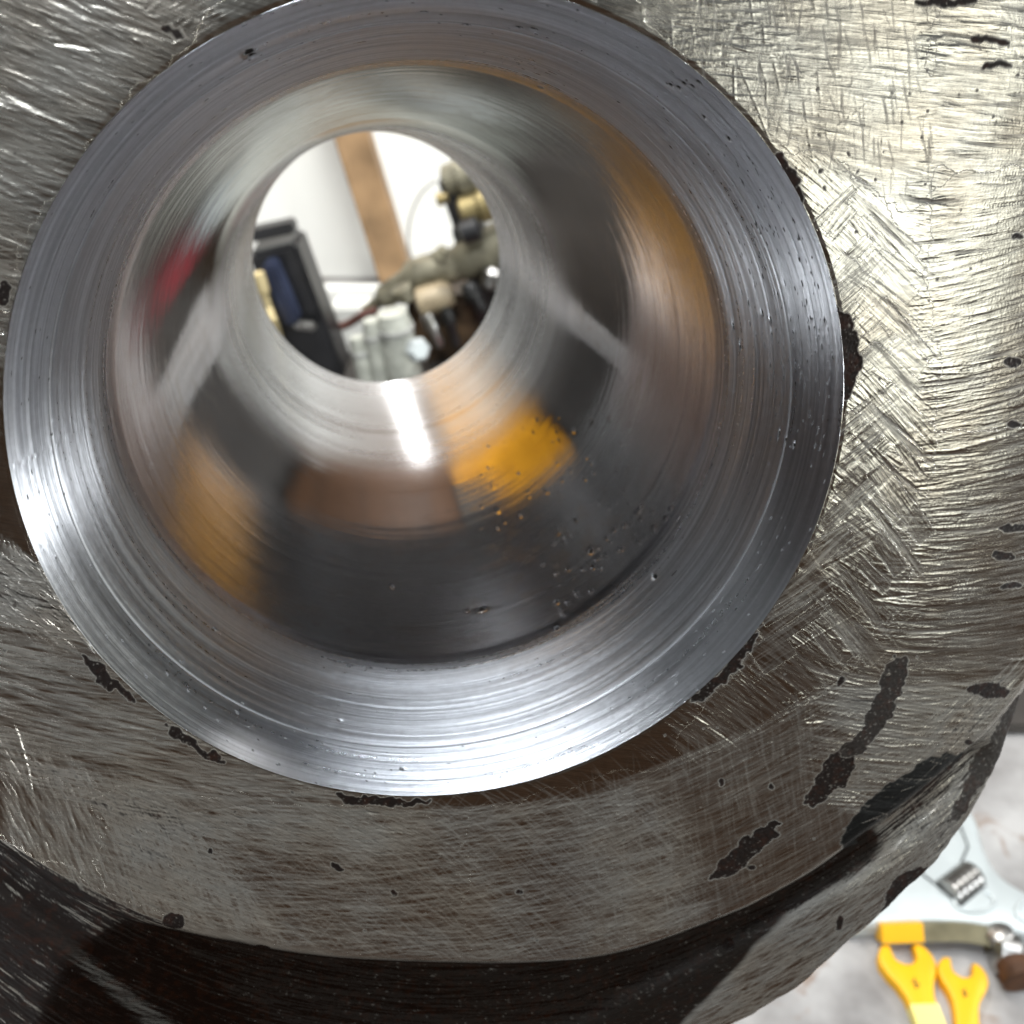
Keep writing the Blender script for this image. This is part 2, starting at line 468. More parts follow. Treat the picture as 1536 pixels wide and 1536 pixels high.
# band beside the bore, right: crossing herringbone patches
REG_B = [(1120, 200), (1300, 260), (1398, 450), (1405, 620), (1390, 760), (1345, 930), (1250, 1020), (1100, 1120), (980, 1150), (1120, 990), (1230, 800), (1275, 600), (1240, 400)]
strokes(REG_B, 2600, 38, 6, (40, 110), .012, .14, .02, .06)
def patch(cx, cy, w, h, ang, n, amp=.02, L=None, erase=.8):
    c, s = math.cos(R(ang)), math.sin(R(ang))
    P = [(cx + c * a * w / 2 - s * b * h / 2, cy + s * a * w / 2 + c * b * h / 2) for a, b in ((-1, -1), (1, -1), (1, 1), (-1, 1))]
    m = mask(P, soft=1, smooth=False)
    H[...] *= 1 - erase * m; BASE[...] += -.025 * m; AMAP[m > .5] = -ang
    strokes(P, n, ang, 2.5, L or (w * .6, w * 1.05), amp, .13, .015, .12)
for i in range(26):                       # lower-left to upper-right cuts next to the bore
    f = i / 25
    y = 330 + f * 660 + random.uniform(-30, 30)
    x = np.interp(y, [330, 600, 800, 930, 1060], [1262, 1318, 1262, 1190, 1100]) + random.uniform(-26, 18)
    patch(x, y, random.uniform(50, 140), random.uniform(10, 50), -44 + random.uniform(-8, 8) + f * 10, random.randint(14, 50), random.choice((.008, .014, .02)))
for i in range(30):                       # upper-left to lower-right serrated cuts at the outer side
    f = i / 29
    y = 330 + f * 650 + random.uniform(-22, 22)
    x = np.interp(y, [330, 520, 700, 850, 1020], [1330, 1352, 1352, 1325, 1230]) + random.uniform(-18, 16)
    patch(x, y, random.uniform(50, 140), random.uniform(8, 36), 42 + f * 8 + random.uniform(-7, 7), random.randint(12, 40), random.choice((.008, .014, .022)))
# lower right boss: strokes rising to the right, crossed by fine verticals
REG_C = [(980, 1150), (1110, 1100), (1250, 1025), (1330, 1100), (1470, 1130), (1300, 1262), (1070, 1388), (880, 1440), (860, 1200)]
strokes(REG_C, 5200, lambda x, y: -20 - (x - 900) * .03, 5, (40, 140), .014, .13, .0, .05)
strokes(REG_C, 900, 80, 6, (30, 90), .008, .14, 0, .08)
strokes([(1250, 1030), (1520, 1030), (1500, 1140), (1330, 1230), (1240, 1200)], 900, 6, 5, (50, 130), .03, .16, 0, .22)
# bottom boss
REG_D = [(200, 1180), (600, 1215), (880, 1195), (1000, 1160), (1060, 1380), (860, 1445), (560, 1445), (330, 1418), (150, 1370)]
strokes(REG_D, 4200, lambda x, y: 12 - (x - 200) * .035, 6, (40, 140), .013, .15, -.03, .15)
strokes(REG_D, 1500, 40, 7, (50, 150), .013, .14, .04, .1)
strokes(REG_D, 900, -45, 10, (30, 90), .008, .13, .0, .1)
strokes([(0, 1130), (260, 1210), (420, 1400), (100, 1340), (0, 1280)], 1600, 62, 9, (40, 130), .010, .2, .03, .1)
# left: nearly horizontal deep glittering cuts
REG_E = [(-60, 820), (60, 850), (160, 960), (330, 1130), (520, 1195), (640, 1215), (600, 1290), (250, 1250), (-60, 1150)]
strokes(REG_E, 3600, lambda x, y: 12 + (x) * -.01, 6, (40, 150), .02, .16, .0, .15)
strokes([(-60, 820), (40, 830), (170, 980), (60, 960), (-60, 900)], 500, 35, 7, (50, 130), .03, .16, 0, .2)
# upper left
REG_F = [(-60, -60), (430, -60), (270, 60), (150, 180), (60, 330), (0, 560), (-60, 700)]
strokes(REG_F, 2600, lambda x, y: 24 - y * .04, 8, (70, 230), .006, .16, .0, .1)
strokes(REG_F, 130, 24, 6, (60, 210), .04, .4, .0, .1)
# clusters of raised burrs that catch the lamps
for cx_, cy_, w_, h_, n_, a_ in ((250, 1100, 130, 60, 420, 14), (120, 990, 90, 50, 160, 16), (400, 1170, 120, 30, 220, 6), (700, 1305, 80, 30, 150, -3), (880, 1385, 90, 22, 150, -6), (930, 1215, 70, 40, 150, -8),
                                 (1205, 1080, 40, 50, 160, -20), (1150, 1130, 60, 30, 90, -20), (250, 30, 160, 40, 90, 24), (110, 60, 110, 60, 80, 24), (1400, 260, 26, 320, 420, -4), (1180, 60, 80, 70, 120, 3), (1060, 40, 80, 40, 100, 3), (560, 1400, 60, 20, 50, 4), (30, 830, 50, 40, 80, 20)):
    t_ = np.linspace(0, 2 * np.pi, 14, endpoint=False)
    strokes([(cx_ + w_ * math.cos(q) * (1 + .25 * math.sin(3 * q)), cy_ + h_ * math.sin(q)) for q in t_], n_, a_, 7, (8, 46), .042, .11, 0, 0, .35)
# channel and outer land
CH = [(-60, 1240), (0, 1292), (350, 1425), (560, 1450), (870, 1449), (1070, 1392), (1300, 1262), (1475, 1138), (1500, 1160), (1330, 1303), (1100, 1432), (850, 1560), (-60, 1600)]
strokes(CH, 5200, lambda x, y: np.interp(x, [0, 250, 600, 900, 1100, 1500], [36, 20, 5, -12, -26, -38]), 2.5, (60, 190), .014, .16, .0, .6)
strokes([(-60, 1240), (300, 1430), (420, 1620), (-60, 1620)], 1500, lambda x, y: np.interp(x, [0, 300], [34, 20]), 3, (90, 240), .012, .2, .0, .7)
REG_G = [(800, 1600), (980, 1500), (1250, 1350), (1420, 1235), (1530, 1100), (1600, 1180), (1200, 1600)]
strokes(REG_G, 5200, lambda x, y: -18 - (x - 850) * .035, 7, (18, 90), .030, .18, .0, .25)
strokes([(1400, 1080), (1560, 1000), (1560, 1200), (1420, 1330)], 700, -40, 5, (40, 110), .04, .17, 0, .3)
strokes([(1380, 1210), (1460, 1170), (1440, 1290), (1330, 1340)], 260, 70, 6, (30, 70), .02, .16, 0, .12)
# long single scratches
for (xa, ya, xb, yb, a) in [(1296, 1194, 1362, 1204, .12), (1284, 1200, 1330, 1232, .1), (1340, 1160, 1460, 1240, .08), (1430, 1165, 1462, 1200, .1), (1290, 1172, 1390, 1190, .07),
                            (200, 1480, 400, 1560, .1), (640, 1452, 690, 1464, .15), (700, 1235, 770, 1262, .08), (590, 1208, 610, 1250, .06), (40, 1080, 240, 1165, .06),
                            (770, 1450, 900, 1440, .1), (1150, 1000, 1330, 900, .06), (1100, 80, 1190, 320, .05), (1185, 290, 1200, 240, .05)]:
    p, q = loc(xa, ya), loc(xb, yb)
    stamp([p[0]], [p[1]], [q[0]], [q[1]], [a * .7], [.16], [0.02])
for k in range(170):                       # a few long bright hair scratches everywhere
    x, y = rng.uniform(0, 1536, 2); a = rng.uniform(-.7, .9); Lk = rng.uniform(30, 110)
    p, q = loc(x, y), loc(x + math.cos(a) * Lk, y + math.sin(a) * Lk)
    stamp([p[0]], [p[1]], [q[0]], [q[1]], [rng.choice([-1, 1]) * .05], [.11], [rng.normal(0, .04)])

# stains, rust pits and unground skin
PN = (1 + .9 * fbm(GX * 2.2, GY * 2.2, 31, 3)).astype(np.float32)
NZ2 = fbm(GX * 3.0, GY * 3.0, 733, 2).astype(np.float32); HN2 = .75 * sstep(-.5, .5, NZ2); MN2 = .35 + .65 * sstep(-.75, -.35, NZ2)
def pit(pts, depth=.5, jag=2.0, dirt=1.0, soft=1, smooth=True):
    m = mask(pts, soft=soft, jag=jag, smooth=smooth)
    H[...] *= (1 - m * .9)
    BASE[...] -= .16 * depth * m * PN
    halo = blur(m, 9) * HN2; m = np.clip(m * 7, 0, 1) * MN2; DIRT_SHADE[...] = np.maximum(DIRT_SHADE, halo); DIRT_SHADE[...] = np.maximum(DIRT_SHADE * (1 - m), m * dirt)
    return m
NZ = fbm(GX * 1.8, GY * 1.8, 71, 4)
pit([(1068, 1312), (1092, 1282), (1130, 1250), (1168, 1232), (1160, 1255), (1132, 1285), (1108, 1308), (1075, 1318)], .55, 1.6)
pit([(1205, 1208), (1228, 1160), (1262, 1125), (1282, 1128), (1285, 1145), (1262, 1180), (1225, 1205)], .45, 1.8)
pit([(1262, 1128), (1300, 1085), (1322, 1030), (1340, 992), (1362, 990), (1358, 1030), (1330, 1080), (1300, 1118), (1276, 1134)], .35, 1.6, .97)
# smooth dark unground skin patch inside the ground land
SK = mask([(1262, 1262), (1290, 1212), (1345, 1172), (1412, 1140), (1470, 1150), (1452, 1176), (1380, 1205), (1330, 1240), (1285, 1288)], soft=1, jag=1.2)
H *= 1 - .82 * SK; BASE -= .12 * SK
SKIN = SK.copy()
strokes([(1270, 1210), (1340, 1150), (1480, 1130), (1470, 1170), (1330, 1250), (1280, 1290)], 26, -16, 7, (25, 90), .05, .07, 0, .2, .2)
strokes([(1270, 1210), (1340, 1150), (1420, 1150), (1330, 1250), (1280, 1290)], 10, 12, 8, (25, 70), .06, .07, 0, .1, .1)
pit([(1350, 1335), (1372, 1322), (1402, 1318), (1382, 1342), (1350, 1368), (1330, 1380)], .5, 1.0)
pit([(1536, 1085), (1580, 1060), (1580, 1130), (1500, 1190), (1452, 1250), (1446, 1238), (1500, 1150)], .8, 1.5, .95)
for (x, y, w, h_, a) in [(1500, 1048, 70, 18, 8), (1528, 545, 26, 12, 0), (1532, 640, 22, 8, 5), (1534, 800, 40, 9, 4), (1520, 842, 40, 9, 5), (1534, 888, 34, 8, 0),
                         (1420, 4, 90, 9, 0), (1500, 98, 44, 6, 5), (1490, 60, 60, 5, 3), (1532, 355, 16, 7, 5), (262, 1383, 30, 22, 0), (288, 1415, 46, 9, 3), (395, 1424, 22, 8, 8),
                         (3, 440, 14, 30, 0), (1465, 1124, 16, 8, 10), (1100, 1432, 18, 8, -30), (1160, 1358, 22, 10, -40), (1265, 1392, 12, 20, 10),
                         (262, 48, 34, 9, 20), (590, 1340, 8, 5, 40), (505, 1300, 20, 5, 40), (780, 1338, 10, 5, 0), (315, 1277, 6, 6, 0), (1128, 1300, 8, 5, 0), (1158, 1178, 6, 6, 0), (1082, 1174, 6, 8, 0), (1262, 1020, 6, 14, 10)]:
    c, s = math.cos(R(a)), math.sin(R(a)); w /= 2; h_ /= 2
    pit([(x + c * u * w - s * v * h_, y + s * u * w + c * v * h_) for u, v in ((-1, -.3), (-.5, -1), (.5, -.9), (1, 0), (.6, .9), (-.4, 1), (-1, .4))], .25, .8, 1.0)
for k in range(330):                      # scattered specks
    x, y = rng.uniform(0, 1536, 2); r_ = rng.uniform(1.2, 3.2)
    lx, ly = loc(x, y); i = int((lx - X0) / RES); j = int((ly - Y0) / RES); q = int(max(1, r_ * .1 / RES * rng.uniform(.6, 1.6)))
    if 3 < i < NX - 6 and 3 < j < NY - 6:
        q = max(2, q); aa, bb = np.mgrid[-q:q + 1, -q:q + 1]; g = (aa ** 2 * rng.uniform(.6, 2) + bb ** 2 + rng.uniform(-1, 1) * aa * bb) < (q * rng.uniform(.5, 1)) ** 2
        if j - q > 0 and j + q + 1 < NY and i - q > 0 and i + q + 1 < NX:
            DIRT_SHADE[j - q:j + q + 1, i - q:i + q + 1][g] = .9; H[j - q:j + q + 1, i - q:i + q + 1][g] -= .03
# chips along the bore edge
CHIPS = [([(1162, 236), (1180, 246), (1192, 268), (1203, 300), (1196, 306), (1178, 268)], .9),
         ([(1252, 470), (1262, 468), (1276, 484), (1283, 508), (1291, 532), (1285, 560), (1272, 588), (1258, 600), (1250, 560)], 1.8),
         ([(1118, 962), (1140, 950), (1108, 1000), (1078, 1030), (1048, 1052), (1040, 1044), (1085, 1006)], 1.2),
         ([(505, 1190), (530, 1194), (560, 1198), (620, 1202), (650, 1201), (610, 1209), (560, 1208), (520, 1202)], .8),
         ([(122, 985), (145, 1000), (170, 1022), (200, 1050), (184, 1044), (150, 1020), (128, 1002)], .9),
         ([(250, 1086), (272, 1098), (312, 1128), (338, 1146), (304, 1130), (268, 1104)], .9)]
CH_COL = np.zeros_like(DIRT_SHADE)
for (P_, d_), dk in zip(CHIPS, (1.0, 1.0, 1.0, 1.0, 1.0, 1.0)):
    m = pit(P_, d_ * .3, 1.2, dk, soft=2 if dk < .7 else 1)
# channel's shade and dark reflection painted near-black, broken by noise
CHD = chan * (0.25 + .75 * sstep(-.25, .2, NZ))
H += .012 * NZ * (1 - SKIN)
CHAN_SHADE = blur(mask([(1070, 1500), (900, 1640), (500, 1680), (60, 1600), (180, 1400), (560, 1448), (870, 1448), (1090, 1388), (1300, 1262), (1330, 1300), (1180, 1390)], soft=12, jag=1.5, smooth=True), 3)
DIRT_SHADE = np.clip(DIRT_SHADE, 0, 1)
DIRT_SHADE = np.maximum(DIRT_SHADE, .985 * np.clip(CHAN_SHADE * 1.35, 0, 1) * sstep(-1.1, 0, NZ + .35))

GRIT = fbm(GX * 4.5, GY * 4.5, 901, 3)
H += .07 * GRIT * (DIRT_SHADE > .6) * (1 - CHAN_SHADE) * (1 - SKIN)
SKIN *= 1 - np.clip((np.abs(H) - .014) / .02, 0, 1)
HT = BASE + np.clip(H, -.32, .22)

def sample(A, x, y):
    fx = np.clip((x - X0) / RES - .5, 0, NX - 1.001); fy = np.clip((y - Y0) / RES - .5, 0, NY - 1.001)
    i = fx.astype(int); j = fy.astype(int); u = (fx - i); v = (fy - j)
    i1 = np.minimum(i + 1, NX - 1); j1 = np.minimum(j + 1, NY - 1)
    return (A[j, i] * (1 - u) + A[j, i1] * u) * (1 - v) + (A[j1, i] * (1 - u) + A[j1, i1] * u) * v

# ---- outline of the face
OUT = [(105.7, -68), (96.5, -88), (77.8, -106.4), (57.3, -122.5), (20, -134), (-30, -132), (-75, -114), (-102, -75), (-110, -20), (-100, 40),
       (-70, 85), (-10, 104), (50, 100), (92, 76), (106, 34), (107, -8), (109, -42)]
OUT = np.array(spline(OUT, 16, closed=True))
oth = np.arctan2(OUT[:, 1], OUT[:, 0]); orr = np.hypot(OUT[:, 0], OUT[:, 1])
k = np.argsort(oth); oth, orr = oth[k], orr[k]
def r_out(th): return np.interp(th, oth, orr, period=2 * np.pi)
RIM = 60.9
# angles: dense where the frame shows the face
tt = np.linspace(-np.pi, np.pi, 7200, endpoint=False)
wgt = np.where(((tt > R(-168)) & (tt < R(62))) | ((tt > R(122)) & (tt < R(166))), 1.0, .22)
cw = np.cumsum(wgt); NT = 2250
th = np.interp((np.arange(NT) + .5) / NT * cw[-1], cw, tt)
NR = 360
fr = np.linspace(0, 1, NR) ** 1.12
rim_j = .10 * vnoise(th * 30, th * 0, 3) + .16 * vnoise(th * 9, th * 0 + 3, 4)
def rim_chip(th):
    x = np.cos(th) * (RIM + .7); y = np.sin(th) * (RIM + .7)
    return sample(DIRT_SHADE, x, y)
chp = rim_chip(th)
edge_j = .7 * vnoise(th * 22, th * 0, 8) + .35 * vnoise(th * 70, th * 0, 9)
r = RIM + rim_j[None] + (r_out(th) + edge_j - RIM - rim_j)[None] * fr[:, None]
x = r * np.cos(th); y = r * np.sin(th)
z = sample(HT, x, y)
inner_f = np.clip((r - RIM - .1) / .5, 0, 1)
z = z * (.25 + .75 * inner_f) - .12 * (1 - inner_f)
d_edge = (r_out(th) + edge_j)[None] - r
z = z - 1.1 * np.clip(1 - d_edge / 1.6, 0, 1) ** 2
dirt = sample(DIRT_SHADE, x, y); skin = sample(SKIN, x, y)  # dirt also carries the channel's painted shade
n1 = fbm(x * .06, y * .06, 21); n2 = fbm(x * .9, y * .9, 41)
tint = np.stack([.45 + .05 * n1, .435 + .04 * n1, .395 + .02 * n1], -1)
brown = np.clip(.45 * sstep(.1, .6, fbm(x * .12, y * .12, 77, 3) + .25), 0, 1)[..., None]
tint = tint * (1 - brown * np.array([.12, .2, .28]))
tint = tint * (1 - .10 * np.clip(n2, -1, 1))[..., None]
RK = .45
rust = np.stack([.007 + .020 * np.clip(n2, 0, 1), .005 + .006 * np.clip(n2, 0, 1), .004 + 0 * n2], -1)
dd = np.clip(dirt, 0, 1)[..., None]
rust = rust * (np.array([.8, .52, .42]) * (1 - .5 * sample(CHAN_SHADE, x, y)[..., None])); tint = tint * (1 - dd) + rust * dd  # rust tone also colours the painted channel shade
tint = tint * (1 - skin[..., None]) + np.array([.013, .014, .014]) * skin[..., None]
rg = .135 + .04 * np.clip(n2, -1, 1) + .07 * np.clip(fbm(x * .045, y * .045, 611, 3), -.5, 1) + .5 * dirt * (1 - .75 * sample(CHAN_SHADE, x, y)) + .14 * skin
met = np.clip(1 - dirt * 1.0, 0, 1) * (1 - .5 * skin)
ii = np.clip(((x - X0) / RES).astype(int), 0, NX - 1); jj = np.clip(((y - Y0) / RES).astype(int), 0, NY - 1)
am_ = np.radians(AMAP[jj, ii])
fine = np.stack([(x * np.cos(am_) + y * np.sin(am_)) / 1000, (-x * np.sin(am_) + y * np.cos(am_)) / 1000, AMAP[jj, ii] * .37], -1)
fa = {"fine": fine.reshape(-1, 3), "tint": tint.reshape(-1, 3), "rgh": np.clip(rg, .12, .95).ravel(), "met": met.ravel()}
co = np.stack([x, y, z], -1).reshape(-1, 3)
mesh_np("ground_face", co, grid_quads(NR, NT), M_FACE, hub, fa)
z_rim, z_edge = z[0], z[-1]
r_rim, r_edge = r[0], r[-1]

# ---- rest of the body behind the face
skin_m = mat("cast_skin", (.10, .085, .07), .6, .6, .3, 60, .6, 400)
sel = slice(0, NT, 9); ths = th[sel]
rings = [(r_edge[sel], z_edge[sel]), (r_edge[sel] + .2, z_edge[sel] - 3), (r_edge[sel] * .985, z_edge[sel] - 16), (r_edge[sel] * .9, z_edge[sel] - 24),
         (0 * ths + 74, 0 * ths - 40), (0 * ths + 62, 0 * ths - 60), (0 * ths + 54, 0 * ths - 120), (0 * ths + 50, 0 * ths - 205), (0 * ths + 48, 0 * ths - 210.3), (0 * ths + 41.0, 0 * ths - 210.4)]
co = np.concatenate([np.stack([a * np.cos(ths), a * np.sin(ths), b], -1) for a, b in rings])
q = grid_quads(len(rings), len(ths))
mesh_np("cast_body", co, q, skin_m, hub)
# casting foot that carries the part on the bench (behind the face)
minv = hub.matrix_world.inverted()
bm = bmesh.new()
hub_o = hub.matrix_world @ Vector((0, -.03, -.11))
add_box(bm, (hub_o.x, hub_o.y, hub_o.z / 2 - .01), (.05, .06, hub_o.z - .02), bevel=.006)
add_box(bm, (hub_o.x, hub_o.y, .008), (.11, .12, .016), bevel=.003)
o = from_bm("support_foot", bm, skin_m, None)
o.data.transform(minv); o.parent = hub

# ------------------------------------------------------------------ the bore
PROF = [(-0.12, RIM), (5, 58.6), (10, 56.8), (20, 54.7), (27, 53.55), (30, 53.0), (33, 52.4), (104, 44.55), (113, 43.65), (119, 43.0), (124, 42.55), (132, 42.2), (150, 41.85), (151, 41.7), (209.6, 40.8), (210.4, 41.2)]
NTB = 1100
thb = np.linspace(-np.pi, np.pi, NTB, endpoint=False)
zs = np.concatenate([np.linspace(-.12, 31, 250, endpoint=False), np.linspace(31, 118, 150, endpoint=False), np.linspace(118, 210.4, 60)])
rs = np.interp(zs, [a for a, b in PROF], [b for a, b in PROF])
arc = np.concatenate([[0], np.cumsum(np.hypot(np.diff(zs), np.diff(rs)))])
S, T = np.meshgrid(arc, thb, indexing="ij"); Z, _ = np.meshgrid(zs, thb, indexing="ij")
RR = np.repeat(rs[:, None], NTB, 1)
P2 = T / (2 * np.pi) * 16                     # wraps at 16
def ring_noise(freq, m, seed, spiral=0.0):     # long streaks round the bore
    g = np.random.default_rng(seed).random((512, m)) - .5
    u = (S * freq + spiral * T / (2 * np.pi)); v = (T + np.pi) / (2 * np.pi) * m
    ui = np.floor(u).astype(int); fu = u - ui; vi = np.floor(v).astype(int); fv = v - vi
    fv = fv * fv * (3 - 2 * fv); fu = fu * fu * (3 - 2 * fu)
    a = g[ui % 512, vi % m] * (1 - fv) + g[ui % 512, (vi + 1) % m] * fv
    b = g[(ui + 1) % 512, vi % m] * (1 - fv) + g[(ui + 1) % 512, (vi + 1) % m] * fv
    return a * (1 - fu) + b * fu
front = 1 - sstep(27, 35, Z)
mid = sstep(27, 35, Z) * (1 - sstep(100, 126, Z)); far = sstep(100, 126, Z)
g1 = ring_noise(.9, 9, 1); g2 = ring_noise(2.6, 14, 2, 1.0); g3 = ring_noise(.35, 7, 3); g4 = ring_noise(5.0, 22, 4)
dr = front * (.085 * g1 + .060 * g2 + .10 * g3 + .025 * g4) + mid * (.012 * g1 + .02 * g3 + .006 * g2) + far * (.03 * ring_noise(.25, 5, 8) + .02 * g3)
near = mid * (1 - sstep(34, 80, Z))
dr += near * (.015 * g2 + .02 * g1)
# broad waviness that breaks up reflections
dr += mid * .035 * (vnoise(P2 * 2 + .0, S * .05, 61, 256, 32) + .35 * vnoise(P2 * 4, S * .12, 62, 256, 64))
# turning step left by the tool, a dark fine groove
gz = 9.5 + 1.2 * np.sin(T * 1.0 + .8) * .6
dr += .22 * np.exp(-((Z - gz) / .16) ** 2)
dr += .10 * np.exp(-((Z - 14 - .8 * np.sin(T + 2)) / .2) ** 2) * sstep(-.1, .2, vnoise(P2 * .5, S * 0, 63, 256, 8))
# pits
dirtb = np.zeros_like(S)
def bore_hit(px, py):
    d = ML @ np.array([(px - 768) / F, (py - 768) / F, 1.0]); best = None
    for (a, ra), (b, rb) in zip(PROF[:-1], PROF[1:]):
        kk = (rb - ra) / (b - a); c0 = ra + kk * (-CAML[2] - a); c1 = -kk * d[2]
        A_ = d[0] ** 2 + d[1] ** 2 - c1 * c1; B_ = 2 * (CAML[0] * d[0] + CAML[1] * d[1] - c0 * c1); C_ = CAML[0] ** 2 + CAML[1] ** 2 - c0 * c0
        D_ = B_ * B_ - 4 * A_ * C_
        if D_ < 0: continue
        for t in ((-B_ - D_ ** .5) / (2 * A_), (-B_ + D_ ** .5) / (2 * A_)):
            if t > 0:
                p = CAML + t * d
                if a <= -p[2] <= b and (best is None or t < best[0]): best = (t, p)
    if best is None: return None
    p = best[1]; return math.atan2(p[1], p[0]), -p[2]
def bore_pit(px, py, w, h, depth=.25, dirt=1.0):     # w along the bore, h across (mm)
    q = bore_hit(px, py)
    if q is None: return
    t0, z0 = q; a0 = np.interp(z0, zs, arc); r0 = np.interp(z0, zs, rs)
    i0, i1 = np.searchsorted(arc, [a0 - 3 * w - .3, a0 + 3 * w + .3])
    if i1 - i0 < 2: i1 = i0 + 2
    dth = (T[i0:i1] - t0 + np.pi) % (2 * np.pi) - np.pi
    e_ = (dth * r0 / h) ** 2 + ((S[i0:i1] - a0) / w) ** 2
    g = np.exp(-e_ * 1.4)
    dr[i0:i1] += depth * g
    dirtb[i0:i1] = np.maximum(dirtb[i0:i1], dirt * (g > .35))
for k in range(170):
    u, v = rng.random(2)
    x_ = 830 + 250 * u; y_ = 1010 - 150 * v - 250 * u * v * .8
    qq = bore_hit(x_, y_)
    if qq and qq[1] > 33: bore_pit(x_, y_, rng.uniform(.3, .8), rng.uniform(.2, .5), rng.uniform(.08, .24), .5 if rng.random() < .2 else 0)
for k in range(70):
    x_ = rng.uniform(720, 960); y_ = rng.uniform(620, 850)
    bore_pit(x_, y_, rng.uniform(.4, 1.4), rng.uniform(.2, .45), rng.uniform(.03, .10), .5 if rng.random() < .15 else 0)
for (x_, y_, w_, h_) in [(886, 826, .9, .7), (722, 914, .9, 1.3), (982, 864, 1, .5), (588, 880, .7, .4), (835, 942, .6, .5), (700, 916, .5, .5), (374, 78, .9, .9), (378, 84, .5, .6), (310, 150, .3, .4),
                         (1168, 652, .3, .8), (1178, 660, .3, .6), (1190, 668, .3, .5), (1038, 130, .3, .6), (1048, 124, .3, .5), (1026, 126, .3, .5), (1018, 132, .3, .4), (1006, 128, .3, .5), (1056, 176, .3, .4),
                         (1092, 208, .3, .4), (780, 42, .3, .6), (800, 44, .3, .6), (605, 1153, .3, .3), (510, 1080, .3, .3), (322, 943, .3, .3), (1100, 490, .3, .9), (1110, 520, .3, .9), (1155, 480, .3, .6), (1143, 470, .3, .7),
                         (700, 38, .25, .7), (636, 18, .3, .6), (812, 132, .3, .5), (778, 98, .2, .3), (915, 1145, .3, .5)]:
    bore_pit(x_, y_, w_, h_, .3, 1.0)
for k in range(420):
    a = rng.uniform(0, 2 * math.pi); rr_ = rng.uniform(.86, .995)
    bore_pit(632 + 625 * rr_ * math.cos(a), 582 + 618 * rr_ * math.sin(a), rng.uniform(.08, .22), rng.uniform(.12, .3), .04, .9 if rng.random() < .5 else 0)
for k in range(160):
    a = rng.normal(-.25, .28); rr_ = rng.uniform(.8, .99)
    bore_pit(632 + 625 * rr_ * math.cos(a), 582 + 618 * rr_ * math.sin(a), rng.uniform(.08, .2), rng.uniform(.15, .6), .05, .9)
RR = RR + dr
# match the first ring to the face's inner edge
RR[0] = np.interp(thb, th, r_rim, period=2 * np.pi) - .01
ZZ = -Z.copy(); ZZ[0] = np.interp(thb, th, z_rim, period=2 * np.pi) + .01
co = np.stack([RR * np.cos(T), RR * np.sin(T), ZZ], -1)
blot = fbm(P2 * 1.0, S * .06, 81, 4)
blot2 = fbm(P2 * 6, S * .35, 85, 3)
tb = np.stack([.54 + 0 * S, .55 + 0 * S, .575 + 0 * S], -1)
tb = tb * (1 - .40 * mid + .20 * far)[..., None]  # taper darkened and throat lightened in colour to steer reflected brightness
tb = tb * (1 - .22 * np.clip(g2 * 2, -1, 1) * front - .15 * np.clip(g1 * 2, -1, 1) * front)[..., None]
dirtb = np.maximum(dirtb, .75 * np.exp(-((Z - gz) / .14) ** 2) * front)
tb = tb * (1 + (.10 * blot * mid)[..., None])
# heat / oil film patches deep in the taper
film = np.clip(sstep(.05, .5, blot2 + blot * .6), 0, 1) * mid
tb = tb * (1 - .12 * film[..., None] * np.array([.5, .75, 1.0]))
db = np.clip(dirtb, 0, 1)[..., None]
tb = tb * (1 - db) + np.array([.012, .010, .009]) * db
rb = front * (.33 + .12 * ring_noise(1.4, 10, 31)) + mid * (.05 + .03 * blot + .05 * film + .03 * g1) + near * .05 + far * (.26 + .08 * g3) + .4 * dirtb
mb = 1 - dirtb
line = front * 1.0 + mid * .10 + near * .12 + far * .30
ani = front * .95 + mid * .05 + far * .75
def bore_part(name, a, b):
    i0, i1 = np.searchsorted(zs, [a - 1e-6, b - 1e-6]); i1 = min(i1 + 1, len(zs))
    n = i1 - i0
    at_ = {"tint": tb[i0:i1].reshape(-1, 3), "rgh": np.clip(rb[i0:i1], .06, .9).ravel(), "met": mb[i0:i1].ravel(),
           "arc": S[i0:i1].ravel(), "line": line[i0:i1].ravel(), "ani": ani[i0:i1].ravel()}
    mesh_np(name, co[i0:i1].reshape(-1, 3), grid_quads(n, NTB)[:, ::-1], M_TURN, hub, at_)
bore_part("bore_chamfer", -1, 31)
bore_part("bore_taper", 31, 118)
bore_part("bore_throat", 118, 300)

# ------------------------------------------------------------------ bench and back wall
def bench_mat():
    m = mat("bench_concrete", (.40, .39, .38), .75, 0, .12, 26, .6, 120, color2=(.17, .16, .155))
    n, l = m.node_tree.nodes, m.node_tree.links
    b = n["Principled BSDF"]; src = b.inputs["Base Color"].links[0].from_socket
    t = n.new("ShaderNodeTexCoord"); q = n.new("ShaderNodeTexNoise"); q.inputs["Scale"].default_value = 26; q.inputs["Detail"].default_value = 7; q.inputs["Distortion"].default_value = 1.5
    l.new(t.outputs["Object"], q.inputs["Vector"])
    rp = n.new("ShaderNodeValToRGB"); rp.color_ramp.elements[0].position = .60; rp.color_ramp.elements[1].position = .70
    l.new(q.outputs["Fac"], rp.inputs[0])
    mx = n.new("ShaderNodeMixRGB"); mx.inputs[2].default_value = (.20, .13, .09, 1)
    l.new(rp.outputs[0], mx.inputs[0]); l.new(src, mx.inputs[1]); l.new(mx.outputs[0], b.inputs["Base Color"])
    return m
bm = bmesh.new()
add_box(bm, (0, .63, -.03), (3.2, 1.2, .06), bevel=.004)
from_bm("bench_top", bm, bench_mat(), kind="structure", label="pale stained concrete bench top under the tools")
WALL_Y = 1.18
bm = bmesh.new(); add_box(bm, (0, WALL_Y + .05, .6), (3.2, .1, 1.3))
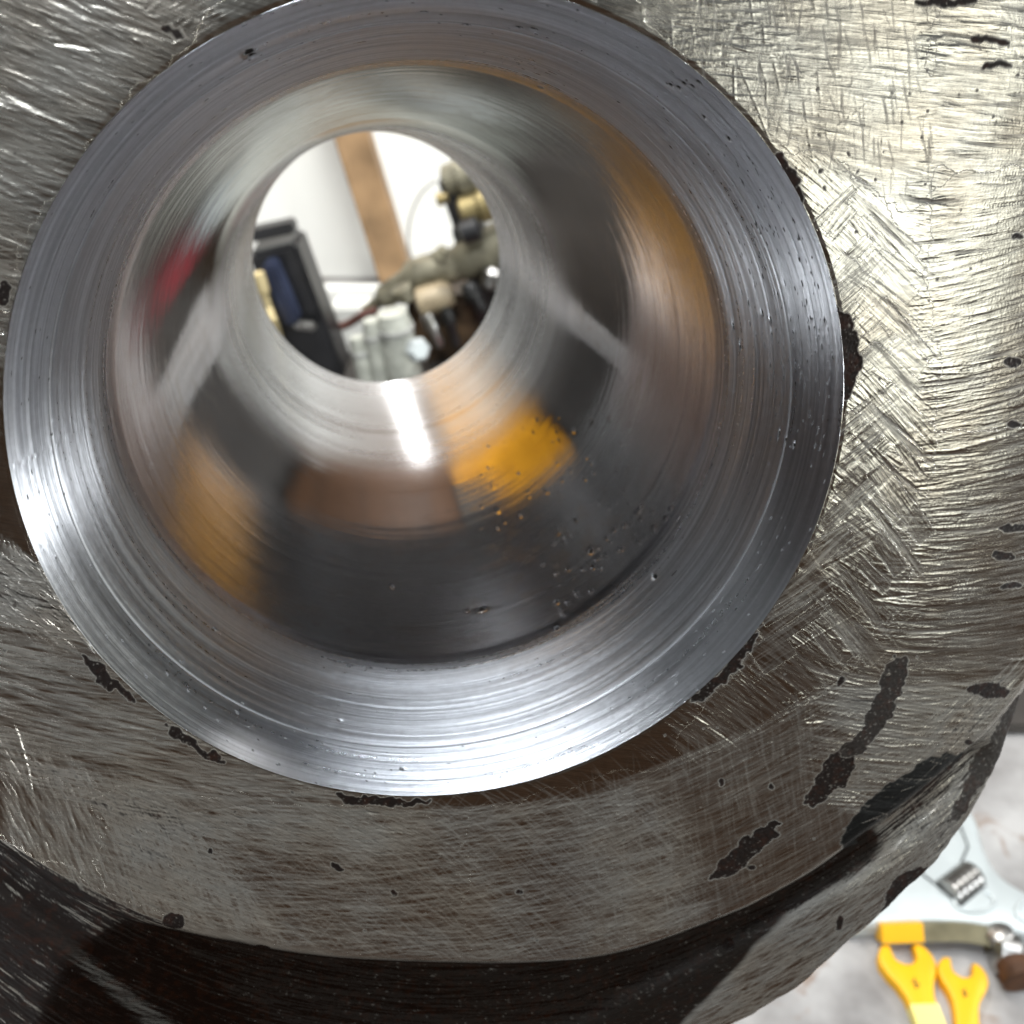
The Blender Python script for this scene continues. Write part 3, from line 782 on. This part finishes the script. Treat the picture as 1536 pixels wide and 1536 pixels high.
from_bm("wall", bm, mat("dimmed_plaster", (.09, .082, .075), .8, 0, .1, 8, .2, 60), kind="structure")  # wall outside the hole view darkened in colour to dim the bore
bm = bmesh.new(); add_box(bm, (-.16, WALL_Y - .006, .195), (.56, .012, .39), bevel=.002)  # added panel keeps the wall white only where the hole shows it
from_bm("white_wall_panel", bm, mat("white_panel", (.88, .88, .84), .7, 0, .03, 8), label="white panel added for the bright wall behind the wooden post", cat="backdrop")

wood = mat("pine", (.36, .225, .115), .6, 0, .2, 25, .3, 300)
orange = mat("orange_ply", (.95, .42, .02), .55, 0, .12, 14, .3, 200)
shaded_m = mat("shaded_ply", (.10, .040, .010), .55, 0, .2, 14, .3, 200)
black = mat("black_plastic", (.018, .018, .02), .4, 0, .2, 40)
blue = mat("blue_black_paint", (.035, .045, .085), .4, 0, .3, 25)
olive = mat("greasy_cast_iron", (.26, .24, .17), .5, .3, .3, 45, .8, 180)
brass = mat("old_brass", (.40, .32, .15), .45, .6, .25, 60, .5, 250)
tan = mat("tan_cable", (.55, .45, .24), .55)
whitep = mat("white_plastic", (.80, .80, .76), .35, 0, .05, 30)
greyw = mat("grey_cap", (.42, .42, .40), .5)
chrome = mat("satin_chrome", (.50, .54, .54), .40, .25, .05, 50, .1, 300)
worm_m = mat("worm_steel", (.50, .49, .47), .35, 1.0, .15, 60)
yellow = mat("yellow_paint", (.88, .45, .003), .42, 0, .05, 30, .05, 300)
paley = mat("pale_yellow_tape", (.88, .74, .22), .5, 0, .05)
ink = mat("black_ink", (.03, .02, .01), .6)
rustm = mat("rusty_steel", (.13, .055, .022), .7, .3, .35, 60, .8, 250)
darksteel = mat("dark_steel", (.06, .06, .06), .42, .8, .2, 60)

bm = bmesh.new(); add_lathe(bm, (-.02, .86, .0075), (-.02, .86, .028), [(0, .020), (.1, .022), (.85, .022), (1, .019)], 32)  # unseen lid added for its red reflection in the bore
from_bm("added_red_lid", bm, mat("red_plastic", (.34, .02, .035), .45), label="red plastic lid added out of view on the bench, mirrored as a red smear in the bore", cat="lid")
# added board in lit and shaded colours, mirrored in the lower bore wall
bm = bmesh.new(); add_box(bm, (-.545, WALL_Y - .012, .52), (.50, .024, .24), bevel=.002)
from_bm("orange_board", bm, orange, label="bright orange lit half of an unseen wall board, mirrored in the lower right of the bore", cat="board")
bm = bmesh.new(); add_box(bm, (.02, WALL_Y - .014, .66), (.62, .028, .52), bevel=.002)
from_bm("shaded_board", bm, shaded_m, label="dark brown shaded half of an unseen wall board, mirrored in the bottom of the bore", cat="board")

bm = bmesh.new(); add_box(bm, (-.2, .70, .0035), (1.5, .52, .007), bevel=.002)  # unseen mat added to darken the lower bore's reflection
from_bm("added_dark_mat", bm, mat("dark_mat", (.040, .034, .029), .6, 0, .2, 30), label="dark mat added out of view behind the casting, mirrored dark in the bore", cat="mat")
# ------------------------------------------------------------------ things seen through the bore
def seg(bm, a, b, w, d, bevel=.001):
    a, b = Vector(a), Vector(b); v = b - a
    M = v.normalized().to_track_quat("Z", "Y").to_matrix()
    add_box(bm, (a + b) / 2, (w, d, v.length), rot=M, bevel=bevel)
# wooden post
a = on_y(592, 404, WALL_Y - .07); b = on_y(529, 200, WALL_Y - .055)
a2 = a + (a - b) * (a.z / (b.z - a.z)) * .98
bm = bmesh.new()
v = (b - a).normalized()
M = Matrix((v.cross(Vector((0, 1, 0))).normalized(), Vector((0, 1, 0)), v)).transposed()
top = b + v * .12
add_box(bm, (a2 + top) / 2, (.036, .03, (top - a2).length), rot=M, bevel=.0015)
from_bm("wooden_post", bm, wood, label="tan wooden post leaning on the white wall, seen through the bore", cat="wooden post")
# plank along the foot of the wall
pl = on_y(540, 447, 1.05)
bm = bmesh.new(); add_box(bm, (pl.x + .02, 1.08, pl.z / 2 + .001), (.22, .02, pl.z), bevel=.002)
from_bm("white_plank", bm, whitep, label="white plank edge crossing below the wooden post", cat="plank")

# dark machine on the left
E1 = empty("bench_charger", on_z(430, 520), label="dark blue box with a black bar on top, left in the view through the bore", cat="power box")
def child(name, bm, m, root):
    o = from_bm(name, bm, m)
    o.data.transform(Matrix.Translation(-root.location)); o.parent = root
    return o
yb = .86
bm = bmesh.new()
p1, p2 = on_y(402, 345, yb), on_y(470, 505, yb)
seg(bm, on_y(414, 360, yb), on_y(490, 560, yb), .044, .044, .004); child("case", bm, black, E1)
bm = bmesh.new(); seg(bm, on_y(404, 392, yb - .03), on_y(442, 480, yb - .03), .024, .012, .002); child("blue_panel", bm, blue, E1)
bm = bmesh.new(); seg(bm, on_y(355, 356, yb - .01), on_y(443, 337, yb - .01), .018, .01, .002); child("top_bar", bm, black, E1)
bm = bmesh.new(); seg(bm, on_y(440, 486, yb - .034), on_y(474, 490, yb - .034), .007, .008, .002); child("metal_clip", bm, worm_m, E1)
bm = bmesh.new(); add_tube(bm, spline([on_y(386, 410, .80), on_y(392, 428, .80), on_y(402, 460, .80), on_y(414, 492, .80), on_z(430, 545)], 6), [.0055] * 9 + [.0035] * 16, 10)
from_bm("tan_cable", bm, tan, label="tan cable hanging in front of the dark blue box", cat="cable")

# greasy casting on the right
E2 = empty("greasy_casting", on_z(690, 520), label="greasy olive grey machine casting with a thick slanting arm, seen through the bore", cat="machine casting")
yc = .93
bm = bmesh.new()
add_tube(bm, spline([on_y(548, 468, yc), on_y(585, 440, yc), on_y(630, 412, yc), on_y(680, 398, yc), on_y(730, 374, yc), on_y(775, 350, yc)], 5), [.006] * 4 + [.012] * 5 + [.0165] * 8 + [.020] * 9, 14)
child("slanting_arm", bm, olive, E2)
bm = bmesh.new()
add_lathe(bm, on_y(664, 272, yc), on_y(742, 248, yc), [(0, .008), (.05, .014), (.3, .015), (.32, .019), (.6, .019), (.62, .013), (1, .013)], 20)
child("top_boss", bm, olive, E2)
bm = bmesh.new(); seg(bm, on_y(672, 262, yc), on_y(700, 345, yc), .018, .02, .003); seg(bm, on_y(700, 330, yc + .01), on_y(745, 480, yc + .01), .03, .03, .004)
child("web", bm, darksteel, E2)
bm = bmesh.new(); add_lathe(bm, on_y(690, 318, yc - .01), on_y(745, 300, yc - .01), [(0, .010), (.1, .014), (.5, .014), (.55, .016), (1, .016)], 20); child("brass_collar", bm, brass, E2)
bm = bmesh.new(); add_lathe(bm, on_y(690, 350, yc - .03), on_y(722, 340, yc - .03), [(0, .006), (.15, .011), (.85, .011), (1, .006)], 18); child("black_knob", bm, black, E2)
bm = bmesh.new(); add_lathe(bm, on_y(625, 455, yc - .02), on_y(678, 440, yc - .02), [(0, .008), (.1, .014), (.8, .014), (1, .010)], 20); child("lower_boss", bm, mat("tan_casting", (.42, .34, .22), .5, .1, .25, 50), E2)
bm = bmesh.new(); add_box(bm, on_y(690, 500, yc + .03), (.10, .05, .10), bevel=.006); child("base_block", bm, mat("brown_grease", (.10, .06, .03), .5, .2, .4, 40, .6, 120), E2)
bm = bmesh.new(); add_lathe(bm, on_y(733, 432, yc - .02), on_y(742, 400, yc - .02), [(0, .006), (.2, .010), (.8, .010), (1, .006)], 16); child("bolt", bm, worm_m, E2)
bm = bmesh.new(); add_tube(bm, spline([on_y(655, 270, .96), on_y(632, 290, .96), on_y(616, 325, .96), on_y(612, 365, .96), on_y(620, 395, .96)], 6), .0012, 6)
from_bm("thin_wire", bm, greyw, label="thin grey wire arcing up to the greasy casting", cat="wire")

tubem = mat("dull_white_plastic", (.48, .49, .43), .4, 0, .22, 60)
bm = bmesh.new(); add_tube(bm, spline([on_y(498, 492, .90), on_y(520, 487, .90), on_y(545, 472, .90), on_y(565, 466, .90)], 4), .0042, 8); child("tie_rod", bm, mat("red_brown_rod", (.12, .05, .04), .5, .3, .3, 60), E2)
for (a_, b_, r_, m_) in (((655, 300), (672, 296), .006, brass), ((700, 425), (725, 470), .008, darksteel), ((640, 470), (660, 520), .007, worm_m), ((668, 462), (686, 520), .006, darksteel), ((600, 430), (612, 452), .010, olive), ((655, 392), (668, 372), .008, olive)):
    bm = bmesh.new(); p_, q_ = on_y(*a_, yc - .035), on_y(*b_, yc - .035)
    add_lathe(bm, p_, q_, [(0, r_ * .7), (.1, r_), (.45, r_), (.5, r_ * .75), (.9, r_ * .75), (1, r_ * .5)], 12); child("fitting", bm, m_, E2)
# white bottles and pipes in the foreground of the hole
for (px0, py0, px1, py1, r_, m_, nm, lb) in [
    (535, 505, 549, 575, .0075, tubem, "white_tube", "leftmost slim white tube standing below the slanting arm"),
    (556, 480, 572, 575, .0085, tubem, "white_tube", "middle slim white tube with a dark ring below the slanting arm"),
    (588, 468, 602, 535, .0155, tubem, "white_canister", "widest white canister below the slanting arm")]:
    y_ = .84
    p, q = on_y(px1, py1, y_), on_y(px0, py0, y_)
    d = (q - p); p = p - d * (p.z / d.z) * .995
    E = empty(nm, p, label=lb, cat="canister" if "canister" in nm else "tube", group="white tubes below the slanting arm")
    bm = bmesh.new(); L_ = (q - p).length
    add_lathe(bm, p, q, [(0, r_ * .9), (.01, r_), (.90, r_), (.93, r_ * .92), (1, r_ * .85)], 24); child("body", bm, m_, E)
    bm = bmesh.new(); w = (q - p).normalized()
    add_lathe(bm, q - w * .018, q - w * .0135, [(0, r_ * 1.0), (.1, r_ * 1.07), (.9, r_ * 1.07), (1, r_)], 24); child("ring", bm, greyw, E)
# white box behind the arm
bm = bmesh.new(); c0 = on_y(530, 462, .97); add_box(bm, (c0.x, .97, c0.z / 2 + .004), (.04, .03, c0.z + .008), bevel=.003)
from_bm("white_carton", bm, whitep, label="small white carton behind the end of the slanting arm", cat="carton")
# shiny bolt
E = empty("steel_bolt", on_y(627, 548, .82), label="shiny steel bolt head at the bottom right of the hole view", cat="bolt")
p = on_y(622, 524, .82)
bm = bmesh.new(); add_lathe(bm, p, p + Vector((.006, -.010, .004)), [(0, .006), (.2, .011), (.8, .011), (1, .008)], 6); child("head", bm, chrome, E)
bm = bmesh.new(); add_lathe(bm, p + Vector((0, .01, -.004)), (p.x + .004, p.y + .06, .006), [(0, .006), (1, .006)], 12); child("shank", bm, worm_m, E)

# ------------------------------------------------------------------ tools on the bench, lower right
def bench_basis(px0, py0, px1, py1, z=0):
    a, b = on_z(px0, py0, z), on_z(px1, py1, z)
    return a, b
# yellow open-end wrenches
def wrench(name, head_c, jaw_l, jaw_r, tail, label, group, mark):
    """head_c: picture point of the head centre, tail: point down the handle"""
    c = on_z(*head_c); t = on_z(*tail); ax = (t - c); L = ax.length; ax.normalize()
    side = Vector((ax.y, -ax.x, 0))
    W = (on_z(*jaw_l) - on_z(*jaw_r)).length / 2 * .86
    E = empty(name, c, label=label, cat="wrench", group=group)
    # outline in (u along the handle, v across)
    pts = [(-1.00, .42), (-1.02, .60), (-.92, .78), (-.62, .96), (-.25, 1.0), (.15, .86), (.52, .64), (.95, .50), (1.5, .46), (3, .45), (6, .46), (9, .44),
           (9, -.44), (6, -.46), (3, -.45), (1.5, -.46), (.95, -.50), (.52, -.64), (.15, -.86), (-.25, -1.0), (-.62, -.96), (-.92, -.78), (-1.02, -.60), (-1.00, -.42),
           (-.62, -.40), (-.42, -.36), (-.28, -.16), (-.24, 0), (-.28, .16), (-.42, .36), (-.62, .40)]
    out = [Vector((0, 0, 0)) + ax * u * W + side * v_ * W for u, v_ in pts]
    bm = bmesh.new()
    zt = .0065
    add_extrude(bm, [(p.x, p.y) for p in out], .0004, zt, bevel=.0014)
    o = from_bm("body", bm, yellow); o.parent = E
    bm = bmesh.new()                      # pale band round the handle
    b0 = ax * W * mark[0]; 
    w_ = W * .478
    for s0, s1 in ((0, 1),):
        q0 = ax * W * mark[0]; q1 = ax * W * mark[1]
        add_extrude(bm, [(v.x, v.y) for v in (q0 - side * w_, q1 - side * w_, q1 + side * w_, q0 + side * w_)], .0002, zt + .0005)
    o = from_bm("pale_band", bm, paley); o.parent = E
    bm = bmesh.new()                      # stamped size mark
    for du, dv, lu, lv, an in ((.30, .03, .34, .055, .2), (.36, -.06, .10, .05, -.5), (.28, .10, .08, .04, .8), (.46, .02, .12, .045, .9)):
        c_ = ax * W * (du + .18) + side * W * dv
        d1 = (ax * math.cos(an) + side * math.sin(an)) * W * lu / 2; d2 = (side * math.cos(an) - ax * math.sin(an)) * W * lv / 2
        add_extrude(bm, [(v.x, v.y) for v in (c_ - d1 - d2, c_ + d1 - d2, c_ + d1 + d2, c_ - d1 + d2)], zt + .00005, zt + .00035)
    o = from_bm("stamped_mark", bm, ink); o.parent = E
    return E
wrench("open_end_wrench", (1362, 1466), (1314, 1458), (1396, 1428), (1400, 1570), "left yellow open-end wrench, jaws tilted to the left, beside the casting", "yellow open-end wrenches on the bench", (1.25, 2.1))
wrench("open_end_wrench", (1441, 1484), (1400, 1470), (1484, 1470), (1450, 1580), "right yellow open-end wrench with its jaws pointing straight up", "yellow open-end wrenches on the bench", (3.6, 4.4))

# adjustable wrench
E3 = empty("adjustable_wrench", on_z(1450, 1350), label="silver adjustable wrench lying above the yellow wrenches", cat="adjustable wrench")
ZT = .011
def outl(pts, z=ZT):
    return [((on_z(x, y, z) - E3.location).x, (on_z(x, y, z) - E3.location).y) for x, y in pts]
bm = bmesh.new()
body = [(1270, 1385), (1280, 1320), (1340, 1230), (1420, 1190), (1462, 1222), (1476, 1268), (1502, 1312), (1560, 1346), (1660, 1390), (1800, 1440),
        (1790, 1500), (1640, 1440), (1560, 1408), (1500, 1392), (1420, 1385), (1360, 1384)]
add_extrude(bm, outl([tuple(p) for p in spline(body, 4, closed=True)]), .002, ZT, bevel=.0035)
o = from_bm("body", bm, chrome); o.parent = E3
# worm window and worm
def rel(x, y, z): return on_z(x, y, z) - E3.location
bm = bmesh.new()
win = [(1403, 1327), (1438, 1298), (1480, 1328), (1442, 1360)]
add_extrude(bm, outl(win, ZT + .0004), ZT + .0001, ZT + .0004)
o = from_bm("worm_window", bm, darksteel); o.parent = E3
p0, p1 = rel(1420, 1342, ZT - .001), rel(1459, 1312, ZT - .001)
prof = [(0, .002), (.02, .0068)]
for k in range(5):
    f0 = .04 + k * .19
    prof += [(f0, .0080), (f0 + .08, .0080), (f0 + .10, .0056), (f0 + .17, .0056)]
prof += [(.985, .0076), (1, .004)]
bm = bmesh.new(); add_lathe(bm, p0, p1, prof, 28); o = from_bm("adjusting_worm", bm, worm_m); o.parent = E3
bm = bmesh.new()
pts = [rel(1462 + 30 * math.cos(t), 1352 + 16 * math.sin(t), ZT + .0004) for t in np.linspace(R(-60), R(190), 16)]
add_tube(bm, pts, .0011, 8); o = from_bm("boss_rim", bm, chrome); o.parent = E3
bm = bmesh.new()
pts = [rel(1548 + 24 * math.cos(t), 1366 + 17 * math.sin(t), ZT + .0003) for t in np.linspace(0, 2 * math.pi, 28)]
add_tube(bm, pts, .0012, 8); o = from_bm("hang_hole_rim", bm, chrome); o.parent = E3
bm = bmesh.new(); add_tube(bm, [rel(1330, 1290, ZT), rel(1372, 1302, ZT), rel(1402, 1326, ZT)], .0007, 6)
add_tube(bm, [rel(1440, 1298, ZT), rel(1452, 1270, ZT), rel(1440, 1238, ZT)], .0006, 6)
o = from_bm("jaw_seam", bm, darksteel); o.parent = E3
# square bar with a yellow painted end
E4 = empty("square_bar", on_z(1400, 1400), label="dark square steel bar with a yellow painted end, lying under the silver wrench", cat="steel bar")
def childz(name, bm, m, root):
    return child(name, bm, m, root)
za = .008
pa = spline([on_z(1318, 1398, za), on_z(1380, 1396, za), on_z(1440, 1396, za), on_z(1488, 1404, za)], 6)
pa = [Vector(p) for p in pa]
bm = bmesh.new(); add_tube(bm, pa[6:], .0062, 4); childz("dark_bar", bm, mat("bar_steel", (.30, .27, .17), .5, .5, .25, 50), E4)
bm = bmesh.new(); add_tube(bm, pa[:7], .0064, 4); childz("yellow_end", bm, yellow, E4)
# clamp fitting and rusty stub at the right edge
E5 = empty("clamp_fitting", on_z(1506, 1420), label="small grey steel clamp fitting at the end of the dark bar", cat="clamp")
bm = bmesh.new(); add_lathe(bm, on_z(1506, 1430, .002), on_z(1498, 1394, .016), [(0, .009), (.3, .0085), (.35, .006), (.9, .0065), (1, .004)], 20); childz("barrel", bm, worm_m, E5)
bm = bmesh.new(); add_lathe(bm, on_z(1486, 1425, .006), on_z(1532, 1438, .006), [(0, .006), (.2, .011), (.8, .011), (1, .007)], 20); childz("collar", bm, worm_m, E5)
bm = bmesh.new(); add_lathe(bm, on_z(1516, 1440, .009), on_z(1534, 1474, .009), [(0, .006), (.1, .008), (.45, .008), (.5, .009), (.95, .009), (1, .006)], 24)
from_bm("rusty_stub", bm, rustm, label="rusty brown round stub beside the clamp fitting at the right edge", cat="metal stub")
